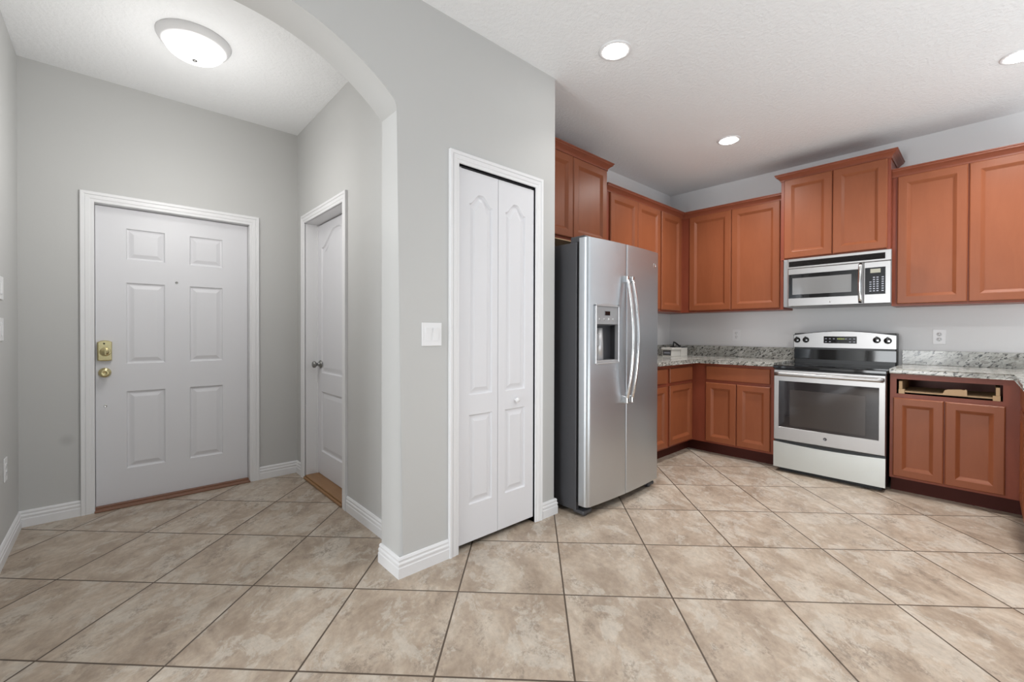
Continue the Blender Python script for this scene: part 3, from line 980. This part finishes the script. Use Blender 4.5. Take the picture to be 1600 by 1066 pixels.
# dispenser: rim, control panel, niche, paddle, drip tray
h0, h1, k0, k1 = DISP
yf = fyl((h0 + h1) / 2)
m = MB()
t = 0.008
for x0, x1, z0, z1 in ((h0 - 0.004, h0 + t, k0, k1), (h1 - t, h1 + 0.004, k0, k1), (h0 + t, h1 - t, k0 - 0.004, k0 + t)):
    m.box(x0, x1, yf - 0.006, yf + 0.03, z0, z1, 0.004)
arcn = 14
arcpts = [(h1 + 0.004, k1 - 0.012)] + [(h1 + 0.004 - (h1 - h0 + 0.008) * k / arcn, k1 - 0.006 + 0.012 * math.sin(math.pi * k / arcn)) for k in range(arcn + 1)] + [(h0 - 0.004, k1 - 0.012)]
m.prism([(x, yf - 0.006, z) for x, z in arcpts], (0, 0.036, 0))
dp = obj('dispenser_rim', m, LGPLAST, dl)
m = MB().box(h0 + t, h1 - t, yf + 0.004, yf + 0.04, 1.262, k1 - 0.008, 0.003)
pan = obj('control_panel', m, GPLAST, dl)
m = MB()
m.box(h0, h1, yf + 0.066, yf + 0.068, k0, 1.27)
m.box(h0, h0 + 0.006, yf + 0.01, yf + 0.068, k0, 1.27); m.box(h1 - 0.006, h1, yf + 0.01, yf + 0.068, k0, 1.27); m.box(h0, h1, yf + 0.03, yf + 0.068, 1.255, 1.264)
obj('dispenser_niche', m, simple('niche_plastic', (0.045, 0.045, 0.05), 0.3), dl)
m = MB().lathe((h0 + 0.10, yf + 0.062, k0 + 0.012), (0, 0, 1), [(0.0, 0), (0.040, 0), (0.038, 0.12), (0.034, 0.225), (0.0, 0.225)], 24)
obj('ice_chute', m, LGPLAST, dl)
m = MB().box(h0 + 0.030, h0 + 0.072, yf + 0.022, yf + 0.05, 1.115, 1.20, 0.006)
obj('dispenser_paddle', m, GPLAST, dl)
obj('drip_tray', MB().box(h0 + t, h1 - t, yf + 0.0, yf + 0.066, k0 + 0.008, k0 + 0.022, 0.003), LGPLAST, dl)
m = MB().box(h0 + 0.100, h0 + 0.160, yf + 0.0005, yf + 0.006, 1.322, 1.350, 0.002)
obj('dispenser_display', m, BGLASS, dl)
m = MB()
for k in range(4):
    x = h0 + 0.045 + k * 0.05
    m = MB().lathe((x, yf + 0.005, 1.295), (0, -1, 0), [(0.009, 0), (0.009, 0.002), (0, 0.003)], 16)
    obj('dispenser_button', m, LGPLAST, dl)
# handles
def fr_handle(x, parent):
    m = MB()
    y0 = fyl(x if x < RXM else 2 * RXM - x) - 0.004
    za, zb = 0.725, 1.600
    pts = []
    n = 26
    for k in range(n + 1):
        u = k / n
        z = za + (zb - za) * u
        pts.append((x, y0 - 0.014 - 0.058 * math.sin(math.pi * u) ** 0.72, z))
    m.tube(pts, 0.013, 0.010, 12, (0, -1, 0))
    for z in (za + 0.018, zb - 0.018):
        m.box(x - 0.013, x + 0.013, y0 - 0.032, y0 + 0.010, z - 0.030, z + 0.020, 0.006)
    return obj('handle', m, STEELP, parent)
fr_handle(RXM - 0.030, dl); fr_handle(RXM + 0.034, dr)
# round emblem
_, fyr = door_section(RXM, RX1, RXM, RX1, 0.006, 0.03)
EX, EZ = 3.062, 1.722
m = MB().lathe((EX, fyr(EX) + 0.001, EZ), (0, -1, 0), [(0.016, 0), (0.016, 0.003), (0.0145, 0.004), (0.0135, 0.003), (0, 0.003)], 32)
em = obj('emblem', m, STEELP, dr)
# base grille, feet and hinge covers
m = MB().box(RX0 + 0.03, RX1 - 0.03, RYB - 0.004, RYB + 0.05, 0.022, 0.070)
for k in range(18): m.box(RX0 + 0.06 + k * 0.044, RX0 + 0.085 + k * 0.044, RYB - 0.012, RYB - 0.003, 0.028, 0.062)
obj('base_grille', m, BLACK, c)
for x in (RX0 + 0.05, RX1 - 0.06):
    m = MB()
    m.box(x - 0.045, x + 0.045, RYF + 0.028, RYB + 0.03, 0.014, 0.040, 0.008)
    m.lathe((x, RYB - 0.03, 0.0), (0, 0, 1), [(0, 0), (0.018, 0), (0.018, 0.016), (0, 0.016)], 20)
    obj('leveling_foot', m, DGREY, c)
for x in (RX0 + 0.045, RX1 - 0.045):
    obj('hinge_cover', MB().box(x - 0.035, x + 0.035, RYF + 0.03, RYB + 0.06, 1.800, 1.842, 0.006), DGREY, c)
# torn underside panel hanging at the right end of the grille
m = MB().prism([(2.99, 1.755, 0.046), (3.06, 1.760, 0.060), (3.12, 1.756, 0.068), (3.15, 1.77, 0.052), (3.12, 1.79, 0.030), (3.02, 1.79, 0.028)], (0, 0.012, 0.010))
obj('loose_grille_clip', m, GPLAST, c)

# ------------------------------------------------------------------ range
SX, SYL, SYR = 4.272, 1.264, 0.512           # front of the oven door, left and right sides
FG = f_mx(SX)
c = thing('range', 'stainless steel electric range with black glass cooktop', 'range', (4.6, (SYL + SYR) / 2, 0))
m = MB().box(SX + 0.030, XS - 0.055, SYR + 0.002, SYL - 0.002, 0.035, 0.905)
m.box(SX + 0.07, XS - 0.08, SYR + 0.03, SYL - 0.03, 0.0, 0.04)
obj('body', m, BLACK, c)
# cooktop: black glass with an overhanging front lip and four rings
m = MB().box(SX - 0.004, XS - 0.110, SYR - 0.006, SYL + 0.006, 0.896, 0.926, 0.006)
ct = obj('cooktop', m, BGLASS, c)
RINGM = simple('burner_ring_print', (0.10, 0.10, 0.10), 0.12)
for x, y, r in ((4.46, 1.08, 0.10), (4.46, 0.70, 0.085), (4.76, 1.08, 0.075), (4.76, 0.70, 0.10)):
    obj('burner_ring', MB().lathe((x, y, 0.9262), (0, 0, 1), [(r - 0.004, 0), (r - 0.004, 0.0004), (r, 0.0004), (r, 0)], 48, False), RINGM, ct)
# oven door with window and bar handle
m = MB().slab(FG, -SYL, -SYR, 0.280, 0.888, 0.032, [rect(-1.226, -0.551, 0.390, 0.793)], [(0.003, -0.004)], 0.004)
od = obj('oven_door', m, STEEL_R, c)
m = MB().slab(Fr(FG.p(0, 0, -0.0025), FG.a, FG.b, FG.n), -1.2245, -0.5525, 0.3915, 0.7915, 0.001, [rect(-1.143, -0.631, 0.413, 0.721)], [(0.0005, -0.0002)])
obj('oven_glass', m, OVENGL, od)
m = MB().slab(Fr(FG.p(0, 0, -0.0022), FG.a, FG.b, FG.n), -1.142, -0.632, 0.414, 0.720, 0.0004, [], [])
obj('oven_window', m, OVENIN, od)
m = MB()
pts = [FG.p(-1.246 + 0.724 * k / 20, 0.853, 0.040 + 0.012 * math.sin(math.pi * k / 20)) for k in range(21)]
m.tube(pts, 0.016, 0.011, 14, FG.n)
for a in (-1.238, -0.530): m.fbox(FG, a - 0.010, a + 0.010, 0.840, 0.866, -0.002, 0.045, 0.005)
obj('oven_handle', m, STEEL_R, od)
m = MB().lathe(FG.p(-0.889, 0.340, 0), FG.n, [(0.013, 0), (0.013, 0.002), (0.0115, 0.003), (0.010, 0.0015), (0, 0.0015)], 32)
em2 = obj('emblem', m, simple('emblem_grey', (0.16, 0.16, 0.17), 0.3, 0.8), od)
# storage drawer with a shallow dipped top
tp = [(-SYL + (SYL - SYR) * k / 20, 0.262 - 0.014 * math.sin(math.pi * k / 20)) for k in range(21)]
m = MB().prism([FG.p(a, b, 0.0) for a, b in [(-SYR, 0.040), (-SYL, 0.040)] + tp], FG.n * -0.03)
obj('storage_drawer', m, DRAWERST, c)
# sloped backguard: black riser, steel console with curved top
XG = 4.905
m = MB().box(XG + 0.012, XS - 0.004, SYR + 0.012, SYL + 0.012, 0.90, 1.205, 0.006)
obj('backguard', m, BLACK, c)
m = MB().prism([(XG + 0.004, SYR + 0.012, 0.958), (XG + 0.004, SYL + 0.012, 0.958), (XG + 0.004, SYL + 0.012, 1.052), (XG + 0.004, SYR + 0.012, 1.052)], (0.012, 0, 0))
obj('backguard_glass', m, BGLASS, c)
FC = f_mx(XG)
top = [(-SYR - 0.004 + -(SYL - SYR) * k / 24, 1.192 + 0.034 * math.sin(math.pi * k / 24)) for k in range(25)]
a_l, a_r = -(SYL + 0.018), -(SYR + 0.006)
top = [(a_r + (a_l - a_r) * k / 24, 1.190 + 0.036 * math.sin(math.pi * k / 24)) for k in range(25)]
outl = [(a_l, 1.068), (a_r, 1.068)] + top
m = MB().prism([FC.p(a, b, 0.0) for a, b in outl], FC.n * -0.10)
obj('console_shell', m, BLACK, c)
ins = 0.005
outl = [(a_l + ins, 1.070), (a_r - ins, 1.070)] + [(max(a_l + ins, min(a_r - ins, a)), b - ins) for a, b in top]
m = MB().prism([FC.p(a, b, 0.0) for a, b in outl], FC.n * 0.004)
cons = obj('control_console', m, STEEL_R, c)
m = MB().fbox(FC, -1.035, -0.789, 1.112, 1.176, 0.003, 0.0065, 0.001)
dsp = obj('display_panel', m, BGLASS, cons)
m = MB()
for r in range(2):
    for k in range(8):
        if r == 0 and 2 <= k <= 5: continue
        m.fbox(FC, -1.024 + k * 0.030, -1.010 + k * 0.030, 1.123 + r * 0.027, 1.131 + r * 0.027, 0.006, 0.0071)
obj('touch_key', m, KEYS, dsp)
m = MB()
for k, w in ((0, 0.010), (1, 0.010), (2, 0.010), (3.3, 0.008)):
    m.fbox(FC, -0.930 + k * 0.013, -0.930 + k * 0.013 + w, 1.148, 1.160, 0.006, 0.0072)
obj('clock_digits', m, GREENLED, dsp)
for a, z in ((-1.249, 1.139), (-1.177, 1.141), (-0.651, 1.147), (-0.578, 1.142)):
    m = MB().lathe(FC.p(a, z, 0.004), FC.n, [(0.027, 0), (0.027, 0.005), (0.023, 0.009), (0.021, 0.022), (0.018, 0.026), (0, 0.026)], 28)
    m.fbox(FC, a - 0.005, a + 0.005, z - 0.020, z + 0.032, 0.022, 0.036, 0.003)
    k = obj('control_knob', m, KNOBBLK, cons)
    obj('knob_grip', MB().fbox(FC, a + 0.002, a + 0.018, z - 0.010, z + 0.004, 0.028, 0.034, 0.002), STEELP, k)

# ------------------------------------------------------------------ microwave
MX, MYL, MYR = 4.620, 1.258, 0.526
FW = f_mx(MX)
WZ0, WZT, WZ1 = 1.450, 1.799, 1.8925
c = thing('microwave', 'stainless steel over-the-range microwave under the raised cabinet', 'microwave', (4.8, (MYL + MYR) / 2, WZ0))
m = MB().box(MX + 0.03, XS - 0.002, 0.5415, 1.2995, WZ0 - 0.002, WZ1 - 0.001, 0.003)
obj('body', m, GPLAST, c)
m = MB().slab(FW, -MYL, -MYR, WZT + 0.001, WZ1 - 0.004, 0.034, [rect(-MYL + 0.008, -0.564, WZT + 0.016, 1.866)], [(0.001, -0.0005)], 0.003)
vt = obj('vent_panel', m, STEEL_R, c)
m = MB()
m.fbox(FW, -MYL + 0.009, -0.565, WZT + 0.017, 1.865, -0.0006, 0.0004)
for k in range(4): m.fbox(FW, -MYL + 0.010, -0.566, WZT + 0.019 + k * 0.0118, WZT + 0.0245 + k * 0.0118, 0.0003, 0.005, 0.001)
obj('vent_grille', m, simple('matt_black_slats', (0.012, 0.010, 0.010), 0.65, spec=0.2), vt)
# front below the vent: door and control side, bowed a little at the left end
def mfront(a0, a1, hole, name, parent):
    m = MB().slab(FW, a0, a1, WZ0, WZT, 0.034, [hole], [(0.0015, -0.003)], 0.006)
    return obj(name, m, STEEL_R, parent)
md = mfront(-MYL, -0.704, rect(-MYL + 0.008, -0.737, 1.524, 1.746), 'microwave_door', c)
mc = mfront(-0.703, -MYR, rect(-0.694, -0.562, 1.528, 1.750), 'control_side', c)
G2 = Fr(FW.p(0, 0, -0.0024), FW.a, FW.b, FW.n)
obj('door_glass', MB().slab(G2, -MYL + 0.0085, -0.7375, 1.5245, 1.7455, 0.001, [rect(-1.221, -0.783, 1.558, 1.711)], [(0.0005, -0.0003)]), BGLASS, md)
obj('door_screen', MB().slab(Fr(FW.p(0, 0, -0.002), FW.a, FW.b, FW.n), -1.220, -0.784, 1.559, 1.710, 0.0004, [], []), MWIN, md)
m = MB()
pts = [FW.p(-0.721, 1.462 + (1.790 - 1.462) * k / 16, 0.014 + 0.030 * math.sin(math.pi * k / 16) ** 0.6) for k in range(17)]
m.tube(pts, 0.013, 0.008, 12, FW.n)
for b in (1.466, 1.786): m.fbox(FW, -0.733, -0.709, b - 0.008, b + 0.008, -0.002, 0.020, 0.004)
obj('microwave_handle', m, STEELP, md)
kp = obj('keypad', MB().slab(G2, -0.6935, -0.5625, 1.5285, 1.7495, 0.001, [], []), simple('keypad_film', (0.012, 0.012, 0.014), 0.3, spec=0.2), mc)
obj('display', MB().fbox(FW, -0.659, -0.594, 1.705, 1.738, -0.002, -0.0012), LCD, kp)
for r in range(7):
    z = 1.668 - r * 0.0185
    for k in range(4):
        a = -0.664 + k * 0.0225 + (0.010 if k == 3 else 0)
        if r < 2 and k in (0,): continue
        obj('key', MB().fbox(FW, a, a + 0.013, z - 0.0045, z + 0.0035, -0.002, -0.0014), KEYS, kp)
m = MB().lathe(FW.p(-0.93, 1.480, 0), FW.n, [(0.006, 0), (0.006, 0.0012), (0, 0.0015)], 24)
obj('emblem', m, STEELP, md)

# ------------------------------------------------------------------ boxes with black gadget on the counter
bx0, bx1, by0, by1 = 4.555, 4.755, 2.360, 2.470
c = thing('cardboard_box', 'white lidded cardboard box with a dark label in the counter corner', 'box', ((bx0 + bx1) / 2, (by0 + by1) / 2, CZ1))
obj('box_body', MB().box(bx0, bx1, by0, by1, CZ1, CZ1 + 0.074, 0.002), CARD, c)
obj('box_lid', MB().box(bx0 - 0.010, bx1 + 0.008, by0 - 0.012, by1 + 0.010, CZ1 + 0.0742, CZ1 + 0.097, 0.003), CARD, c)
obj('box_label', MB().box(bx0 - 0.0012, bx0 + 0.001, by0 + 0.010, by1 - 0.006, CZ1 + 0.012, CZ1 + 0.068), LABELG, c)['label'] = 'dark grey label on the box side'
m = MB()
for k in range(3): m.box(bx0 - 0.0018, bx0 - 0.0010, by0 + 0.022, by1 - 0.020, CZ1 + 0.034 + k * 0.006, CZ1 + 0.037 + k * 0.006)
obj('label_print', m, KEYS, c)
c = thing('cardboard_box', 'plain white open box right of the lidded one, holding a flat black tray', 'box', (4.85, 2.42, CZ1))
m = MB()
m.box(4.772, 4.935, 2.365, 2.368, CZ1, CZ1 + 0.092); m.box(4.772, 4.935, 2.472, 2.475, CZ1, CZ1 + 0.092)
m.box(4.772, 4.775, 2.368, 2.472, CZ1, CZ1 + 0.092); m.box(4.932, 4.935, 2.368, 2.472, CZ1, CZ1 + 0.092); m.box(4.775, 4.932, 2.368, 2.472, CZ1, CZ1 + 0.070)
obj('box_body', m, CARD, c)
tag(obj('black_tray', MB().box(4.780, 4.927, 2.373, 2.467, CZ1 + 0.0702, CZ1 + 0.103, 0.004), BLACK, None, (4.85, 2.42, CZ1 + 0.07)), 'flat black tray sitting in the open white box', 'tray')
m = MB().tube([(4.735, 2.430, CZ1 + 0.157), (4.752, 2.420, CZ1 + 0.150), (4.80, 2.392, CZ1 + 0.112)], 0.014, 0.009, 10)
m.box(4.700, 4.74, 2.39, 2.46, CZ1 + 0.0972, CZ1 + 0.110, 0.004); m.tube([(4.735, 2.430, CZ1 + 0.150), (4.722, 2.43, CZ1 + 0.105)], 0.009, 0.007, 10)
tag(obj('black_handset', m, BLACK, None, (4.73, 2.42, CZ1 + 0.097)), 'small black handset standing on the lid of the white box', 'gadget')

# ------------------------------------------------------------------ outlets and switches
def outlet(F, a, b, label, group=None, w=0.080, h=0.125):
    r = thing('wall_outlet', label, 'outlet', F.p(a, b, 0), group)
    obj('cover_plate', MB().fbox(F, a - w / 2, a + w / 2, b - h / 2, b + h / 2, 0.0003, 0.006, 0.0022), PLATE, r)
    for s in (1, -1):
        m = MB()
        z = b + s * 0.021
        m.lathe(F.p(a, z, 0.006), F.n, [(0.0165, 0), (0.0165, 0.0015), (0, 0.0018)], 24)
        s1 = obj('socket', m, PLATE, r)
        m = MB()
        m.fbox(F, a - 0.0075, a - 0.0045, z - 0.002, z + 0.008, 0.0075, 0.0083); m.fbox(F, a + 0.0045, a + 0.0075, z - 0.002, z + 0.008, 0.0075, 0.0083)
        m.fbox(F, a - 0.0025, a + 0.0025, z - 0.011, z - 0.006, 0.0075, 0.0083)
        obj('slot', m, simple('slot_grey', (0.25, 0.25, 0.25), 0.5) if 'slot_grey' not in bpy.data.materials else bpy.data.materials['slot_grey'], s1)
    return r
FWL = f_mx(XS)
def on_wall(F, px, py):
    """hit of the photo ray with the wall plane of a frame (used for measured positions)"""
    d = fwd + r2 * ((px - 800) / F_PX) - u2 * ((py - CY) / F_PX)
    o = Vector((0, 0, CAM_H))
    t = (F.o - o).dot(F.n) / d.dot(F.n)
    q = o + d * t - F.o
    return q.dot(F.a), q.dot(F.b)
outlet(FWL, -1.869, 1.180, 'white outlet on the backsplash wall left of the range')
outlet(FWL, -0.271, 1.178, 'white outlet on the wall right of the range, above the granite')
outlet(f_px(XL), 3.545, 0.465, 'white outlet low on the foyer left wall', w=0.078)

r = thing('light_switch', 'white double rocker switch on the wall between the arch and the pantry', 'switch', (1.209, YP, 1.196))
FPW = f_my(YP)
obj('cover_plate', MB().fbox(FPW, 1.150, 1.268, 1.136, 1.256, 0.0003, 0.006, 0.002), PLATE, r)
for a in (1.186, 1.232):
    m = MB().fbox(FPW, a - 0.0175, a + 0.0175, 1.161, 1.231, 0.0055, 0.0072, 0.0008)
    m.prism([FPW.p(a - 0.0155, 1.164, 0.007), FPW.p(a - 0.0155, 1.228, 0.007), FPW.p(a - 0.0155, 1.228, 0.0115), FPW.p(a - 0.0155, 1.196, 0.0085), FPW.p(a - 0.0155, 1.164, 0.0078)], FPW.a * 0.031)
    obj('rocker', m, PLATE, r)
FLW = f_px(XL)
for zc_, lab in ((1.430, 'upper white switch plate at the left photo edge'), (1.215, 'lower white switch plate at the left photo edge')):
    r = thing('light_switch', lab + ', on the foyer left wall', 'switch', FLW.p(3.435, zc_, 0))
    obj('cover_plate', MB().fbox(FLW, 3.375, 3.495, zc_ - 0.06, zc_ + 0.06, 0.0003, 0.006, 0.002), PLATE, r)
    m = MB().fbox(FLW, 3.420, 3.452, zc_ - 0.033, zc_ + 0.033, 0.0055, 0.010, 0.002)
    obj('rocker', m, PLATE, r)

# ------------------------------------------------------------------ lamps
def lamp_point(name, loc, power, r, parent, spot=None):
    l = bpy.data.lights.new(name, 'SPOT' if spot else 'POINT')
    l.energy = power; l.color = (1.0, 0.985, 0.96); l.shadow_soft_size = r
    if spot: l.spot_size = spot; l.spot_blend = 1.0
    o = bpy.data.objects.new(name, l)
    COL.objects.link(o)
    o.parent = parent
    o.location = Vector(loc) - root_loc(parent)
    return o
# foyer flush-mount dome
LX, LY = 0.345, 3.095
c = thing('ceiling_light', 'white flush-mount dome light on the foyer ceiling', 'lamp', (LX, LY, H - 0.10))
m = MB().lathe((LX, LY, H), (0, 0, -1), [(0.178, 0.0), (0.178, 0.010), (0.172, 0.016), (0.170, 0.024), (0.163, 0.029), (0.160, 0.038), (0.146, 0.044), (0.143, 0.040), (0.0, 0.036)], 64)
obj('lamp_base', m, WHITE, c)
prof = [(0.1425, 0.040)] + [(0.1425 * math.cos(t), 0.042 + 0.072 * math.sin(t)) for t in [math.pi / 2 * k / 12 for k in range(1, 12)]] + [(0, 0.114)]
dm = obj('glass_dome', MB().lathe((LX, LY, H), (0, 0, -1), prof, 64), LAMPGLASS, c)
m = MB().lathe((LX, LY, H), (0, 0, -1), [(0.013, 0.112), (0.013, 0.117), (0.008, 0.122), (0, 0.124)], 24)
obj('finial', m, NICKEL, c)
lamp_point('dome_glow', (LX, LY, H - 0.15), 11, 0.12, c, math.radians(176))
lamp_point('dome_spill', (LX, LY, H - 0.75), 13.5, 0.16, c)
# recessed kitchen lights
c0 = None
labels = ['recessed ceiling light nearest the pantry corner', 'recessed ceiling light in front of the corner wall cabinets', 'recessed ceiling light cut by the right photo edge', 'added unseen recessed ceiling light off to the right, nearest the camera']
spots = [(2.201, 1.506), (3.952, 1.531), (4.035, -0.130), (2.22, -0.35)]  # last one is added out of view to light the kitchen
for i, (x, y) in enumerate(spots):
    if i == 0:
        c0 = thing('recessed_light', labels[0], 'lamp', (x, y, H), 'recessed kitchen ceiling lights')
        m = MB().lathe((x, y, H), (0, 0, -1), [(0.094, 0.0), (0.094, 0.004), (0.090, 0.006), (0.074, 0.007), (0.070, 0.004), (0.070, 0.001)], 48)
        obj('trim_ring', m, WHITE, c0)
        obj('lens', MB().lathe((x, y, H), (0, 0, -1), [(0.0705, 0.002), (0.066, 0.010), (0.045, 0.016), (0, 0.019)], 48), LAMPLENS, c0)
        lamp_point('downlight_beam', (x, y, H - 0.03), 20, 0.06, c0, math.radians(120))
    else:
        c = copy_tree(c0, (x - spots[0][0], y - spots[0][1], 0))
        c['label'] = labels[i]
        for ch in c.children:
            if ch.type == 'LIGHT':
                ch.data = ch.data.copy()
                ch.data.energy = 108
                ch.data.spot_size = math.radians(160)
